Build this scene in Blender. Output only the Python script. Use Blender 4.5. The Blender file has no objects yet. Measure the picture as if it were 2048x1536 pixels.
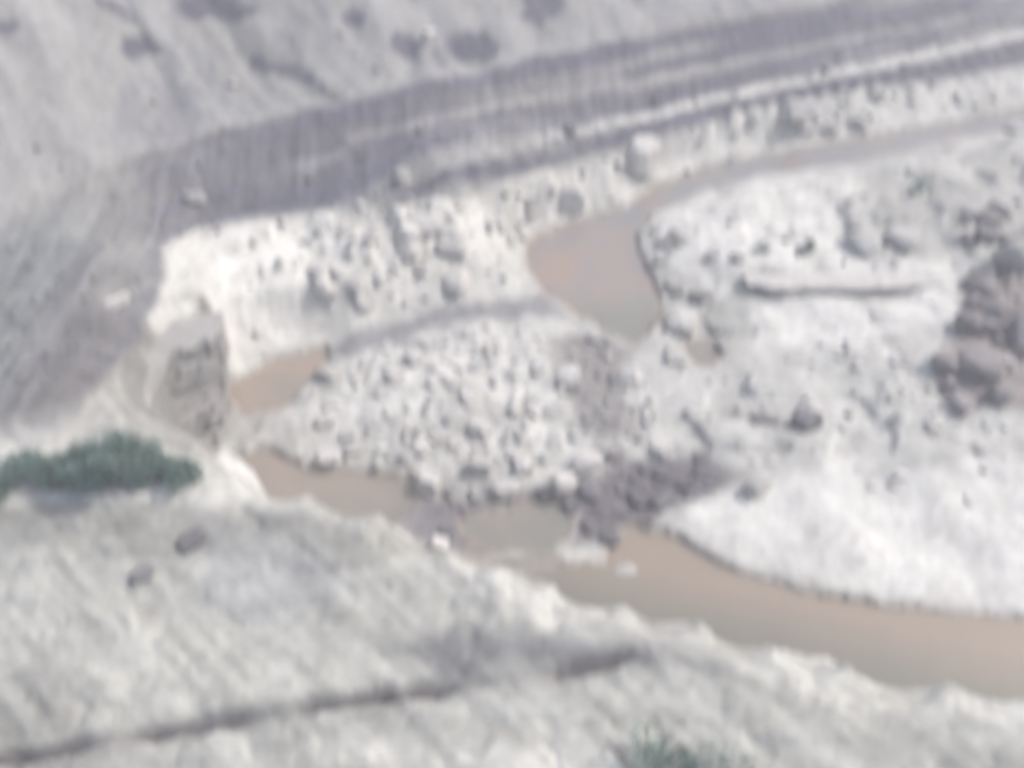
import bpy, math, random
import numpy as np

# ------------------------------------------------------------------ camera, light, exposure
SC = bpy.context.scene
COL = SC.collection
CAM_H, PITCH, FPX = 30.0, math.radians(38.0), 1774.0      # metres, radians, focal length in photograph pixels
cd = bpy.data.cameras.new('camera')
cam = bpy.data.objects.new('camera', cd)
COL.objects.link(cam)
cam.location = (0, 0, CAM_H)
cam.rotation_euler = (math.radians(90) - PITCH, 0, 0)
cd.sensor_width = 36.0
cd.lens = 36.0 * FPX / 2048.0
cd.clip_start, cd.clip_end = 0.1, 2000.0
cd.dof.use_dof = True                  # the lens was focused far too near: everything is soft
cd.dof.focus_distance = 2.2
cd.dof.aperture_fstop = 0.85
cd.dof.aperture_ratio = 2.0
SC.camera = cam

SUN_EL, SUN_AZ = math.radians(48), math.radians(78)       # azimuth clockwise from +Y
world = bpy.data.worlds.new('World')
SC.world = world
world.use_nodes = True
wn, wl = world.node_tree.nodes, world.node_tree.links
sky = wn.new('ShaderNodeTexSky')
sky.sky_type = 'NISHITA'
sky.sun_disc = False
sky.sun_elevation = SUN_EL
sky.sun_rotation = SUN_AZ
sky.dust_density = 4.0
sky.air_density = 1.0
wl.new(sky.outputs[0], wn['Background'].inputs[0])
wn['Background'].inputs[1].default_value = 0.15
sd = bpy.data.lights.new('sun', 'SUN')
sun = bpy.data.objects.new('sun', sd)
COL.objects.link(sun)
sd.energy = 2.2
sd.angle = math.radians(0.6)
sd.color = (1.0, 0.965, 0.92)
sun.location = (60, 60, 90)
sun.rotation_euler = (math.radians(90) - SUN_EL, 0, math.radians(180) - SUN_AZ)
SC.view_settings.view_transform = 'Standard'
SC.view_settings.look = 'None'
SC.view_settings.exposure = 1.3
SC.view_settings.gamma = 1.0
SC.view_settings.use_curve_mapping = False

rng = np.random.default_rng(7)
random.seed(7)


# ------------------------------------------------------------------ helpers
def at(px, py, z):
    """The point of height z that the photograph shows at this pixel."""
    u, v = (px - 1024) / FPX, (768 - py) / FPX
    dx, dy, dz = u, math.cos(PITCH) + v * math.sin(PITCH), -math.sin(PITCH) + v * math.cos(PITCH)
    s = (z - CAM_H) / dz
    return np.array([dx * s, dy * s, z])


def pixel_of(x, y, z):
    zz = z - CAM_H
    d = y * math.cos(PITCH) - zz * math.sin(PITCH)
    d = np.maximum(d, 0.5)
    return 1024 + FPX * x / d, 768 - FPX * (y * math.sin(PITCH) + zz * math.cos(PITCH)) / d


def hsh(ix, iy, seed):
    h = (ix.astype(np.int64) * 374761393 + iy.astype(np.int64) * 668265263 + seed * 974634777) & 0xffffffff
    h = ((h ^ (h >> 13)) * 1274126177) & 0xffffffff
    return ((h ^ (h >> 16)) & 0xffff) / 65535.0


def vnoise(x, y, seed=0):
    ix, iy = np.floor(x), np.floor(y)
    fx, fy = x - ix, y - iy
    fx, fy = fx * fx * (3 - 2 * fx), fy * fy * (3 - 2 * fy)
    a, b = hsh(ix, iy, seed), hsh(ix + 1, iy, seed)
    c, d = hsh(ix, iy + 1, seed), hsh(ix + 1, iy + 1, seed)
    return (a + (b - a) * fx) * (1 - fy) + (c + (d - c) * fx) * fy


def fbm(x, y, octs=4, seed=0, gain=0.5):
    s, a, t = 0, 1.0, 0
    for k in range(octs):
        s = s + a * (vnoise(x * 2 ** k + 17.3 * k, y * 2 ** k - 9.1 * k, seed + k) - 0.5)
        t += a
        a *= gain
    return 2 * s / t                    # about -1 .. 1


def sstep(a, b, x):
    t = np.clip((x - a) / (b - a), 0, 1)
    return t * t * (3 - 2 * t)


def signed(poly, x, y):
    """Signed distance to a closed polygon, positive inside."""
    p = np.asarray(poly, float)
    q = np.roll(p, -1, 0)
    d = np.full(x.shape, 1e9)
    ins = np.zeros(x.shape, bool)
    for (ax, ay), (bx, by) in zip(p, q):
        ex, ey = bx - ax, by - ay
        t = np.clip(((x - ax) * ex + (y - ay) * ey) / (ex * ex + ey * ey + 1e-9), 0, 1)
        d = np.minimum(d, (x - ax - t * ex) ** 2 + (y - ay - t * ey) ** 2)
        c = (ay > y) != (by > y)
        if by != ay:
            ins ^= c & (x < ex * (y - ay) / (by - ay) + ax)
    d = np.sqrt(d)
    return np.where(ins, d, -d)


def blocks(x, y, seed):
    """Broken rock: every cell of a jittered lattice is one tilted block; returns its relief, -1 .. 1, and the distance to its joints."""
    ix, iy = np.floor(x), np.floor(y)
    best, second = np.full(x.shape, 9.0), np.full(x.shape, 9.0)
    val = np.zeros(x.shape)
    for a in (-1, 0, 1):
        for b in (-1, 0, 1):
            cx, cy = ix + a, iy + b
            px, py = cx + 0.15 + 0.7 * hsh(cx, cy, seed), cy + 0.15 + 0.7 * hsh(cx, cy, seed + 1)
            dx, dy = x - px, y - py
            d = np.hypot(dx, dy)
            v = 2 * hsh(cx, cy, seed + 2) - 1 + 1.1 * dx * (2 * hsh(cx, cy, seed + 3) - 1) + 1.1 * dy * (2 * hsh(cx, cy, seed + 4) - 1)
            near = d < best
            second = np.where(near, best, np.minimum(second, d))
            val = np.where(near, v, val)
            best = np.where(near, d, best)
    return val, second - best


# ------------------------------------------------------------------ the lie of the land: break lines (pixel, pixel, height)
RIM_NEAR = [(2400, 1500, 4.8), (2048, 1398, 5.0), (1900, 1362, 5.0), (1700, 1327, 5.2), (1550, 1287, 5.4), (1400, 1250, 5.5), (1250, 1205, 5.7),
            (1100, 1165, 6.0), (1000, 1130, 6.2), (900, 1098, 6.5), (760, 1024, 7.0), (620, 985, 7.3), (480, 945, 7.6), (395, 885, 7.8)]
RIM_FAR = [(330, 490, 7.0), (400, 455, 6.8), (480, 440, 6.4), (640, 420, 6.0), (780, 412, 5.7), (900, 395, 5.5), (1040, 350, 4.9), (1200, 308, 4.2), (1450, 238, 3.7),
           (1700, 192, 3.4), (2048, 128, 3.3), (2500, 60, 3.3)]
LINES = [
    RIM_NEAR,
    # promontory: light ledges at its crest, a buttress of thin beds facing the near side
    [(395, 885, 7.6), (300, 858, 7.7), (205, 850, 7.9), (245, 745, 6.6), (285, 650, 6.5), (318, 570, 6.8), (330, 490, 7.0)],
    [(345, 590, 5.7), (380, 580, 5.6), (404, 590, 5.3)],
    # white far bank: rim and foot
    RIM_FAR,
    [(480, 758, 0.9), (560, 715, 0.9), (650, 688, 1.0), (760, 655, 1.1), (900, 612, 1.2), (980, 592, 1.2), (1062, 570, 1.1), (1052, 515, 1.2), (1080, 478, 1.2),
     (1200, 430, 1.3), (1290, 380, 1.4), (1400, 340, 1.4), (1500, 305, 1.5), (1700, 272, 1.5), (2048, 212, 1.6), (2500, 150, 1.6)],
    [(460, 560, 4.6), (600, 550, 4.2), (760, 530, 3.6), (900, 500, 3.2)],
    # ledge above the rim: riser foot, riser head, back of the tread
    [(900, 385, 5.6), (1040, 343, 5.0), (1200, 300, 4.4), (1300, 283, 4.0), (1500, 233, 3.7), (1750, 183, 3.5), (2048, 116, 3.4), (2500, 40, 3.4)],
    [(900, 345, 6.7), (1040, 305, 6.1), (1200, 263, 5.4), (1300, 247, 5.0), (1500, 198, 4.8), (1750, 148, 4.7), (2048, 82, 4.6), (2500, -10, 4.6)],
    [(900, 325, 6.9), (1040, 285, 6.3), (1200, 243, 5.6), (1300, 225, 5.2), (1500, 176, 5.0), (1750, 124, 4.8), (2048, 58, 4.8), (2500, -40, 4.8)],
    # head of the dark scree
    [(-400, 640, 8.9), (-200, 560, 9.0), (0, 480, 9.2), (150, 385, 9.3), (300, 310, 9.5), (480, 255, 9.7), (680, 208, 9.8), (850, 165, 9.8), (1000, 130, 9.7),
     (1350, 60, 9.0), (1700, 0, 8.5), (2048, -60, 8.3), (2500, -130, 8.0)],
    [(-300, 850, 8.7), (0, 840, 8.6), (110, 830, 8.4), (0, 700, 8.8), (150, 640, 8.3), (200, 520, 8.3), (-300, 700, 8.8)],
    # valley floor
    [(2400, 1230, 0.5), (2048, 1195, 0.5), (1700, 1170, 0.5), (1450, 1105, 0.45), (1340, 1040, 0.45)],
    [(2300, 1060, 1.3), (2048, 1050, 1.2), (1700, 1045, 1.1), (1500, 990, 0.9)],
    [(2300, 900, 1.8), (2048, 890, 1.7), (1800, 880, 1.5), (1600, 880, 1.2), (1450, 850, 1.0)],
    [(2300, 700, 3.0), (2048, 700, 2.6), (1900, 700, 2.2), (1700, 700, 1.6), (1500, 720, 1.2)],
    [(2400, 480, 3.6), (2048, 470, 3.0), (1960, 510, 2.6), (1880, 600, 2.1), (1640, 615, 1.7), (1500, 620, 1.5), (1400, 650, 1.3)],
    [(1510, 588, 1.75), (1640, 588, 1.8), (1780, 585, 1.85), (1880, 580, 2.1)],
    [(1510, 562, 2.5), (1640, 562, 2.55), (1780, 560, 2.6), (1880, 556, 2.6)],
    [(1330, 520, 1.7), (1300, 470, 1.7), (1310, 440, 1.8), (1420, 395, 2.0), (1500, 375, 2.2), (1690, 352, 2.2), (1720, 345, 2.2), (1850, 320, 2.2), (2048, 285, 2.4), (2500, 250, 2.6)],
    [(1400, 470, 2.2), (1550, 440, 2.6), (1680, 420, 2.6), (1850, 400, 2.5)],
    [(1290, 560, 1.4), (1340, 600, 1.2), (1345, 660, 1.1)],
    # middle gravel bar
    [(690, 700, 1.3), (800, 670, 1.5), (950, 645, 1.6), (1100, 635, 1.4), (1180, 670, 1.2)],
    [(620, 800, 1.1), (750, 760, 1.5), (900, 740, 1.6), (1050, 740, 1.5), (1130, 750, 1.3)],
    [(600, 870, 0.9), (750, 860, 1.3), (900, 860, 1.45), (1050, 850, 1.35), (1180, 850, 1.0), (1290, 850, 1.0)],
    [(660, 930, 0.7), (800, 925, 0.9), (860, 955, 0.75), (1000, 950, 0.7), (1150, 920, 0.7), (1300, 890, 0.8)],
    [(1120, 700, 1.2), (1230, 760, 1.0), (1260, 700, 1.1), (1380, 760, 1.1), (1400, 850, 0.9)],
    [(1170, 1000, 0.4), (1300, 970, 0.5), (1430, 950, 0.6), (1200, 1050, 0.3)],
    [(870, 1040, 0.5), (910, 1075, 0.4)],
    [(430, 850, 0.95), (520, 850, 1.0), (600, 830, 1.0), (480, 890, 0.7)],
    # near bluff: shrub ledge, the step in front of it, gently falling bedded rock, the dark crack
    [(-300, 930, 8.5), (0, 920, 8.4), (200, 905, 8.2), (330, 925, 8.0)],
    [(-300, 1000, 8.4), (0, 1000, 8.25), (200, 1000, 8.1), (400, 1000, 7.8), (520, 1010, 7.5)],
    [(-300, 1080, 7.5), (0, 1085, 7.45), (200, 1085, 7.3), (380, 1080, 7.2), (600, 1080, 7.0)],
    [(-300, 1300, 7.0), (0, 1300, 6.9), (200, 1280, 6.8), (500, 1230, 6.5), (900, 1210, 6.0), (1100, 1250, 5.7)],
    [(-300, 1570, 6.6), (0, 1512, 6.5), (200, 1478, 6.4), (400, 1440, 6.3), (600, 1402, 6.2), (800, 1374, 6.05), (1000, 1352, 5.95), (1150, 1330, 5.85), (1260, 1308, 5.75)],
    [(-300, 1595, 6.1), (0, 1536, 6.05), (200, 1500, 5.98), (400, 1464, 5.9), (600, 1428, 5.78), (800, 1398, 5.65), (1000, 1382, 5.4), (1150, 1358, 5.35), (1270, 1330, 5.35)],
    [(1400, 1340, 5.5), (1700, 1400, 5.15), (2048, 1470, 4.9), (2400, 1560, 4.7)],
    [(300, 1560, 5.7), (800, 1480, 5.4), (1100, 1460, 5.3), (1500, 1480, 5.1), (2000, 1560, 4.8)],
]
WORLD_PTS = [(-16, 6, 5.9), (-8, 4, 5.6), (0, 4, 5.2), (8, 4, 5.0), (16, 5, 4.8), (-25, 0, 6.5), (0, -4, 5.5), (25, 0, 4.5), (-40, 10, 9), (-60, 30, 12), (-45, 22, 10),
             (40, 12, 4), (60, 20, 4)]
pts = []
for ln in LINES:
    w = [at(*p) for p in ln]
    for a, b in zip(w[:-1], w[1:]):
        n = max(1, int(np.hypot(*(b - a)[:2]) / 1.8))
        for k in range(n):
            pts.append(a + (b - a) * k / n)
    pts.append(w[-1])
# the hidden foot of the near bluff, and its water line
rimw = [at(*p) for p in RIM_NEAR]
for a, b in zip(rimw[:-1], rimw[1:]):
    t = (b - a)[:2] / np.hypot(*(b - a)[:2])
    nrm = np.array([t[1], -t[0]])
    if nrm[1] < 0:
        nrm = -nrm
    n = max(1, int(np.hypot(*(b - a)[:2]) / 1.8))
    for k in range(n):
        c = a + (b - a) * k / n
        pts.append(np.array([c[0] + nrm[0] * 2.3, c[1] + nrm[1] * 2.3, -0.3]))
# hillside behind the scree: about 27 degrees
for p in [(-400, 640, 8.9), (-200, 560, 9.0), (0, 480, 9.2), (300, 310, 9.5), (680, 208, 9.8), (1000, 130, 9.7), (1350, 60, 9.0), (1700, 0, 8.5), (2048, -60, 8.3), (2500, -130, 8.0)]:
    w = at(*p)
    for dd in (3, 8, 16, 30, 50, 80, 120):
        pts.append(np.array([w[0] * (1 + dd / 160), w[1] + dd, w[2] + dd * 0.5 - max(0, dd - 50) * 0.22]))
for px, py, z in [(300, 745, 4.6), (330, 655, 5.0), (290, 800, 4.2), (340, 850, 3.6), (380, 820, 2.6), (420, 800, 2.4), (452, 795, 2.2), (380, 885, 1.9), (420, 890, 1.0), (440, 850, 1.1)]:
    w = at(px, py, z)
    pts.append(np.array([w[0], w[1] + 1.0, z - 0.9]))
for px, py, z in [(404, 580, 6.0), (436, 648, 5.6), (444, 700, 4.6), (448, 745, 3.6), (452, 795, 2.2)]:
    w = at(px, py, z)                   # the drop to the right of the buttress
    pts.append(np.array([w[0] + 0.9, w[1] + 0.5, 1.0]))
pts += [np.array(p, float) for p in WORLD_PTS]
P = np.array(pts)
keep = []
for i, p in enumerate(P):               # drop points that nearly coincide
    if all((p[0] - P[j][0]) ** 2 + (p[1] - P[j][1]) ** 2 > 0.09 for j in keep):
        keep.append(i)
P = P[keep]
R = np.hypot(P[:, None, 0] - P[None, :, 0], P[:, None, 1] - P[None, :, 1])
n = len(P)
A = np.zeros((n + 3, n + 3))
A[:n, :n] = R - np.eye(n) * 0.05
A[:n, n:] = np.c_[np.ones(n), P[:, :2]]
A[n:, :n] = A[:n, n:].T
W = np.linalg.solve(A, np.r_[P[:, 2], 0, 0, 0])

# grid: fan shaped so that rows and columns thin out with distance
YO = 15.0
NJ, NI = 820, 860
LY = np.linspace(math.log(9.0), math.log(290.0), NJ)
TX = np.linspace(-1.25, 1.25, NI)
GY = np.repeat(np.exp(LY)[:, None], NI, 1)
GX = GY * TX[None, :]
GY = GY - YO
Z = np.zeros(GX.shape)
for j in range(0, NJ, 20):
    xs, ys = GX[j:j + 20].ravel(), GY[j:j + 20].ravel()
    z = W[n] + W[n + 1] * xs + W[n + 2] * ys
    for a in range(0, n, 64):
        b = min(n, a + 64)
        z = z + np.hypot(xs[:, None] - P[None, a:b, 0], ys[:, None] - P[None, a:b, 1]) @ W[a:b]
    Z[j:j + 20] = z.reshape(-1, NI)
Z0 = Z.copy()

# ------------------------------------------------------------------ regions
PX, PY = pixel_of(GX, GY, Z0)
canyon = [at(*p)[:2] for p in RIM_NEAR] + [at(*p)[:2] for p in LINES[1][1:]] + [at(*p)[:2] for p in RIM_FAR[1:]] + [(150, 60), (60, 16)]
DC = signed(canyon, GX, GY)             # > 0 inside the canyon
SCREE_HEAD = [(-400, 640, 8.9), (-200, 560, 9.0), (0, 480, 9.2), (150, 385, 9.3), (300, 310, 9.5), (480, 255, 9.7), (680, 208, 9.8), (850, 165, 9.8), (1000, 130, 9.7),
              (1350, 60, 9.0), (1700, 0, 8.5), (2048, -60, 8.3), (2500, -130, 8.0)]
hillpoly = [at(*p)[:2] for p in SCREE_HEAD] + [(400, 150), (400, 400), (-400, 400), (-400, 40)]
DH = signed(hillpoly, GX, GY)           # > 0 on the hillside
# the near bluff ends where the shrub ledge meets the dark scree
nearpoly = [at(*p)[:2] for p in RIM_NEAR] + [at(205, 850, 8.0)[:2], at(0, 880, 8.5)[:2], at(-400, 900, 8.7)[:2], (-80, 20), (-80, -20), (80, -20), (80, 8)]
DN = signed(nearpoly, GX, GY)

# ------------------------------------------------------------------ relief
nx, ny = GX, GY
rill = fbm((0.66 * nx + 0.75 * ny) / 0.26, (-0.75 * nx + 0.66 * ny) / 2.6, 3, 161)      # rills that run down the near bluff
chute = fbm((nx + 0.06 * ny) / 0.30, ny / 4.5, 3, 163)                                  # chutes of rolling stones down the scree
hrill = fbm((0.78 * nx + 0.62 * ny) / 1.6, (-0.62 * nx + 0.78 * ny) / 14, 3, 165)       # furrows down the hillside
hill_m = sstep(-0.5, 1.5, DH)
left = sstep(260, 120, PX)             # the shrub ledge runs out into the scree without an edge
near_m = sstep(-0.3 - 1.8 * left, 0.6 + 1.8 * left, DN + 1.6 * left * fbm(nx / 1.8, ny / 1.8, 3, 181))
floor_m = sstep(-0.2, 0.8, DC) * (1 - near_m)
scree_m = (1 - hill_m) * (1 - near_m) * (1 - sstep(-1.0, 0.3, DC))
wall = sstep(1.4, 4.2, Z0) * floor_m
# gullies that run down the hillside from upper left to lower right
gu = (nx * 0.80 + ny * 0.60)
gl = (-nx * 0.60 + ny * 0.80)
gully = np.abs(fbm(gu / 9.0 + 0.4 * fbm(nx / 14, ny / 14, 2, 5), gl / 34.0, 3, 11))
Z = Z + hill_m * (sstep(0, 6, DH) * (3.4 * (gully - 0.28)) + 0.5 * fbm(nx / 3.5, ny / 3.5, 4, 21) + 0.12 * fbm(nx / .7, ny / .7, 2, 25))
Z = Z + scree_m * (0.28 * fbm(nx / 2.2, ny / 2.2, 4, 31) + 0.04 * fbm(nx / 0.55, ny / 0.55, 2, 35) + 0.30 * fbm(DH / 1.1, nx / 20, 3, 37))
broken = fbm(nx / 2.6, ny / 2.6, 3, 41)
Z = Z + wall * 0.3 * broken + wall * (0.12 + 0.5 * sstep(560, 720, PX)) * blocks(nx / 1.7 + 0.3 * broken, ny / 1.5, 301)[0] + 0 * np.round(2.2 * fbm(nx / 1.1, ny / 1.1, 2, 43)) / 2.2
Z = Z + floor_m * (1 - wall) * (0.26 * fbm(nx / 2.8, ny / 2.8, 3, 51) + 0.03 * fbm(nx / 0.6, ny / 0.6, 2, 55))
cell, jt = blocks(nx / 2.6 + 0.15 * ny, ny / 1.1 - 0.12 * nx, 311)
Z = Z + near_m * 0.04 * cell
cell, jt = blocks(nx / 0.9 + 0.4 * fbm(nx / 2, ny / 2, 2, 331), ny / 0.8, 333)
Z = Z + floor_m * (1 - wall) * sstep(1420, 1250, PX) * 0.13 * cell * (0.4 + sstep(-0.2, 0.4, fbm(nx / 3, ny / 3, 2, 335)))
cell, jt = blocks(nx / 3.0, ny / 2.0, 321)
Z = Z + floor_m * (1 - wall) * sstep(1250, 1400, PX) * (PY < 900) * 0.2 * cell
Z = Z + near_m * 0.05 * rill + scree_m * 0.10 * chute + hill_m * 0.30 * hrill
Z = Z + near_m * (0.15 * fbm(nx / 4.2, ny / 1.6, 4, 61) + 0.02 * fbm(nx / 0.9, ny / 0.5, 3, 65))
# bedding: walls and the near bluff break into ledges
bed = Z + 0.03 * nx + 0.25 * fbm(nx / 7, ny / 7, 2, 71)
for step, m in ((0.95, np.clip(wall * 1.2, 0, 1) * 0.75), (0.34, near_m * 0.35)):
    q = bed / step
    f = q - np.floor(q)
    Z = Z + m * step * (sstep(0.36, 0.64, f) - f)
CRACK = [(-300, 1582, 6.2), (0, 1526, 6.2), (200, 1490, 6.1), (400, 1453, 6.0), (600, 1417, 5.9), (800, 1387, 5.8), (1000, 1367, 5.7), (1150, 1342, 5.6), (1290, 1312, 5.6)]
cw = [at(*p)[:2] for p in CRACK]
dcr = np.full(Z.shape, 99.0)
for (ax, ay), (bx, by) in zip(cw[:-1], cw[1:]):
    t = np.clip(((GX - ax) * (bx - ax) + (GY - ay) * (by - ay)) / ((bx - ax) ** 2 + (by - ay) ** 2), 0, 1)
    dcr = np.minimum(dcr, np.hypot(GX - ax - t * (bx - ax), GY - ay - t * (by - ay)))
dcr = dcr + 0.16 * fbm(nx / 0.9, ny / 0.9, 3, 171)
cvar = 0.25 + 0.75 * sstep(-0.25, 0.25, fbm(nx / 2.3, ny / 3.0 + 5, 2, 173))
Z = Z - near_m * 0.42 * cvar * sstep(0.34, 0.05, dcr)
# hollows and open joints of the near bluff
joint = np.abs(fbm(nx / 2.6 + 3, ny / 0.9 - 0.25 * nx, 3, 81))
Z = Z - near_m * 0.12 * (1 - sstep(0.0, 0.2, joint))
# rough hollows on the hillside that are coloured darker than the slope
HOLLOWS = [(285, 105, 44, 15, 14), (540, 128, 48, 16, 25), (592, 150, 34, 22, 35), (650, 182, 44, 9, 25), (945, 108, 62, 32, -4), (430, 8, 80, 22, 12), (1092, 12, 50, 28, 0), (700, 40, 26, 20, 0), (225, 20, 40, 14, 20), (15, 66, 30, 14, 25), (820, 95, 26, 30, 10)]

# ------------------------------------------------------------------ water bodies: (name, level, outline in pixels on that level)
WATERS = [
    ('river', 0.0, [(2500, 1300), (2048, 1243), (1800, 1220), (1600, 1190), (1450, 1140), (1390, 1105), (1330, 1065), (1270, 1055), (1225, 1085), (1215, 1130), (1150, 1135), (1050, 1120),
                    (960, 1108), (930, 1100), (985, 1175), (1250, 1280), (1600, 1385), (2048, 1500), (2500, 1600)]),
    ('pool', 0.2, [(930, 1045), (1000, 1020), (1080, 1000), (1140, 1005), (1150, 1040), (1130, 1078), (1080, 1098), (1000, 1104), (960, 1090), (935, 1070)]),
    ('pool', 0.4, [(470, 920), (520, 903), (600, 925), (660, 950), (740, 955), (820, 950), (840, 985), (835, 1005), (800, 1040), (740, 1065), (600, 1030), (480, 975)]),
    ('pool', 0.75, [(455, 775), (520, 740), (600, 710), (655, 698), (655, 718), (615, 760), (592, 790), (572, 820), (540, 832), (490, 828), (460, 805)]),
    ('stream', 1.0, [(1048, 490), (1090, 462), (1250, 420), (1300, 380), (1400, 345), (1500, 318), (1700, 285), (2048, 222), (2500, 165), (2500, 215), (2048, 262), (1850, 292), (1700, 330),
                     (1500, 358), (1400, 388), (1310, 430), (1272, 470), (1278, 500), (1292, 540), (1318, 580), (1325, 620), (1300, 660), (1270, 688), (1210, 665), (1160, 635), (1130, 610), (1090, 592), (1058, 540)]),
    ('puddle', 0.95, [(1368, 690), (1430, 682), (1440, 718), (1402, 737), (1380, 720)]),
]
WPOLY = []
wet = np.zeros(Z.shape)
for name, zw, pp in WATERS:
    wp = np.array([at(a, b, zw)[:2] for a, b in pp])
    WPOLY.append(wp)
    d = signed(wp, GX, GY) + 0.35 * fbm(nx / 1.3, ny / 1.3, 3, 91)
    near = sstep(-3.0, -0.2, d) * (Z0 < zw + 2.6)
    ground = zw + 0.05 + np.clip(-d, 0, 4) * 0.22 + 0.05 * fbm(nx / 0.5, ny / 0.5, 2, 93)
    Z = np.where((d <= 0), Z * (1 - near) + near * np.maximum(np.minimum(Z, ground + 0.25), zw + 0.04), Z)
    Z = np.where(d > 0, np.minimum(Z, zw - 0.06 - np.clip(d, 0, 1.2) * 0.4), Z)
    wet = np.maximum(wet, sstep(-0.55, 0.0, d) * (Z < zw + 0.35))


def ground_z(x, y):
    yy = np.asarray(y, float) + YO
    fj = np.clip((np.log(yy) - LY[0]) / (LY[1] - LY[0]), 0, NJ - 1.001)
    fi = np.clip((np.asarray(x, float) / yy - TX[0]) / (TX[1] - TX[0]), 0, NI - 1.001)
    j, i = fj.astype(int), fi.astype(int)
    a, b = fj - j, fi - i
    return (Z[j, i] * (1 - b) + Z[j, i + 1] * b) * (1 - a) + (Z[j + 1, i] * (1 - b) + Z[j + 1, i + 1] * b) * a


def drop(px, py):
    """Where the line of sight through a pixel first meets the ground."""
    u, v = (px - 1024) / FPX, (768 - py) / FPX
    d = np.array([u, math.cos(PITCH) + v * math.sin(PITCH), -math.sin(PITCH) + v * math.cos(PITCH)])
    s = np.arange(12, 260, 0.08)
    x, y, z = d[0] * s, d[1] * s, CAM_H + d[2] * s
    g = ground_z(x, y)
    k = np.argmax(z < g) if (z < g).any() else len(s) - 1
    return np.array([x[k], y[k], g[k]]), s[k]


# hollows need the ground first
for (hx, hy, rx, ry, tilt) in HOLLOWS:
    c, s = drop(hx, max(hy, 2))
    r = rx * s / FPX
    e = np.exp(-(((nx - c[0]) / r) ** 2 + ((ny - c[1]) / (ry * s / FPX * 2.2)) ** 2))
    Z = Z - 0.6 * e * (1 + hrill)

# ------------------------------------------------------------------ what the ground is made of (its own colours, as zones of rock, gravel and mud; painted shade along the near crack)
PX, PY = pixel_of(GX, GY, Z)
warp = 16 * fbm(nx / 2.2, ny / 2.2, 3, 101)
warp2 = 16 * fbm(nx / 2.2 + 40, ny / 2.2, 3, 103)
QX, QY = PX + warp, PY + warp2


def zone(poly, soft):
    return sstep(-soft, soft, signed(poly, QX, QY))


WHITE = np.array([0.52, 0.51, 0.475])
PALE = np.array([0.41, 0.405, 0.375])
GREY = np.array([0.295, 0.29, 0.268])
SHALE = np.array([0.096, 0.096, 0.118])
BROWN = np.array([0.155, 0.148, 0.142])
MUD = np.array([0.27, 0.225, 0.185])
DARK = np.array([0.13, 0.12, 0.125])
colour = np.zeros(Z.shape + (3,))


def lay(m, c):
    global colour
    m = np.clip(m, 0, 1)[..., None]
    colour = colour * (1 - m) + np.asarray(c) * m


med = fbm(nx / 1.2, ny / 1.2, 3, 111)
big = fbm(nx / 6, ny / 6, 3, 113)
fine = fbm(nx / 0.35, ny / 0.35, 2, 115)
lay(np.ones(Z.shape), GREY)
# hillside
lay(sstep(-0.25, 0.25, DH + 0.3 * med), (0.248, 0.246, 0.240))
for (hx, hy, rx, ry, tilt) in HOLLOWS:
    ct, st = math.cos(math.radians(tilt)), math.sin(math.radians(tilt))
    wx, wy = QX + 1.3 * warp - hx, QY + 1.1 * warp2 - hy
    ax, ay = wx * ct + wy * st, -wx * st + wy * ct
    lay(hill_m * sstep(1.25, 0.85, np.hypot(ax / rx, ay / ry)) , SHALE * 1.0)
lay(hill_m * sstep(0.18, 0.4, fbm(nx / 2.4, ny / 4.5, 4, 191)) * 0.35, SHALE * 1.25)
# scree
scree_c = (DH < 0.2) * (1 - near_m) * (1 - sstep(-0.3, 0.3, DC))
lay(scree_c * sstep(0.3, -0.2, DH + 0.3 * med), SHALE)
lay(scree_c * sstep(0.05, 0.4, fbm(DH / 0.7, nx / 12, 3, 117)) * 0.6, GREY * 0.95)
lay(scree_c * sstep(0.05, 0.4, fbm(DH / 0.9 + 9, nx / 16, 3, 119)) * 0.6, DARK * 0.9)
lay(scree_m * sstep(500, 200, PX) * 0.6, BROWN)
lay(scree_m * sstep(0.1, 0.6, big) * 0.35 * sstep(700, 200, PX), GREY)
lay(scree_m * zone([(-200, 430), (120, 400), (190, 480), (80, 640), (30, 800), (-200, 820)], 60) * 0.65, np.array([0.175, 0.188, 0.184]))
tread = [(860, 342), (1040, 300), (1200, 258), (1300, 240), (1500, 192), (1750, 142), (2048, 76), (2500, -20), (2500, -44), (2048, 55), (1750, 120), (1500, 172), (1300, 222), (1200, 240), (1040, 280), (880, 320)]
lay(sstep(-5, 5, signed(tread, PX + 0.3 * warp, PY + 0.3 * warp2)) * (0.85 + 0.3 * med) * (0.25 + 0.75 * sstep(950, 1400, PX)), PALE * 1.05)
mid_stripe = [(700, 285), (1000, 222), (1400, 150), (1800, 65), (2048, 20), (2048, 8), (1800, 52), (1400, 132), (1000, 202), (700, 270)]
lay(scree_m * sstep(-8, 8, signed(mid_stripe, PX, PY + 0.4 * warp2)) * 0.6, GREY)
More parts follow.
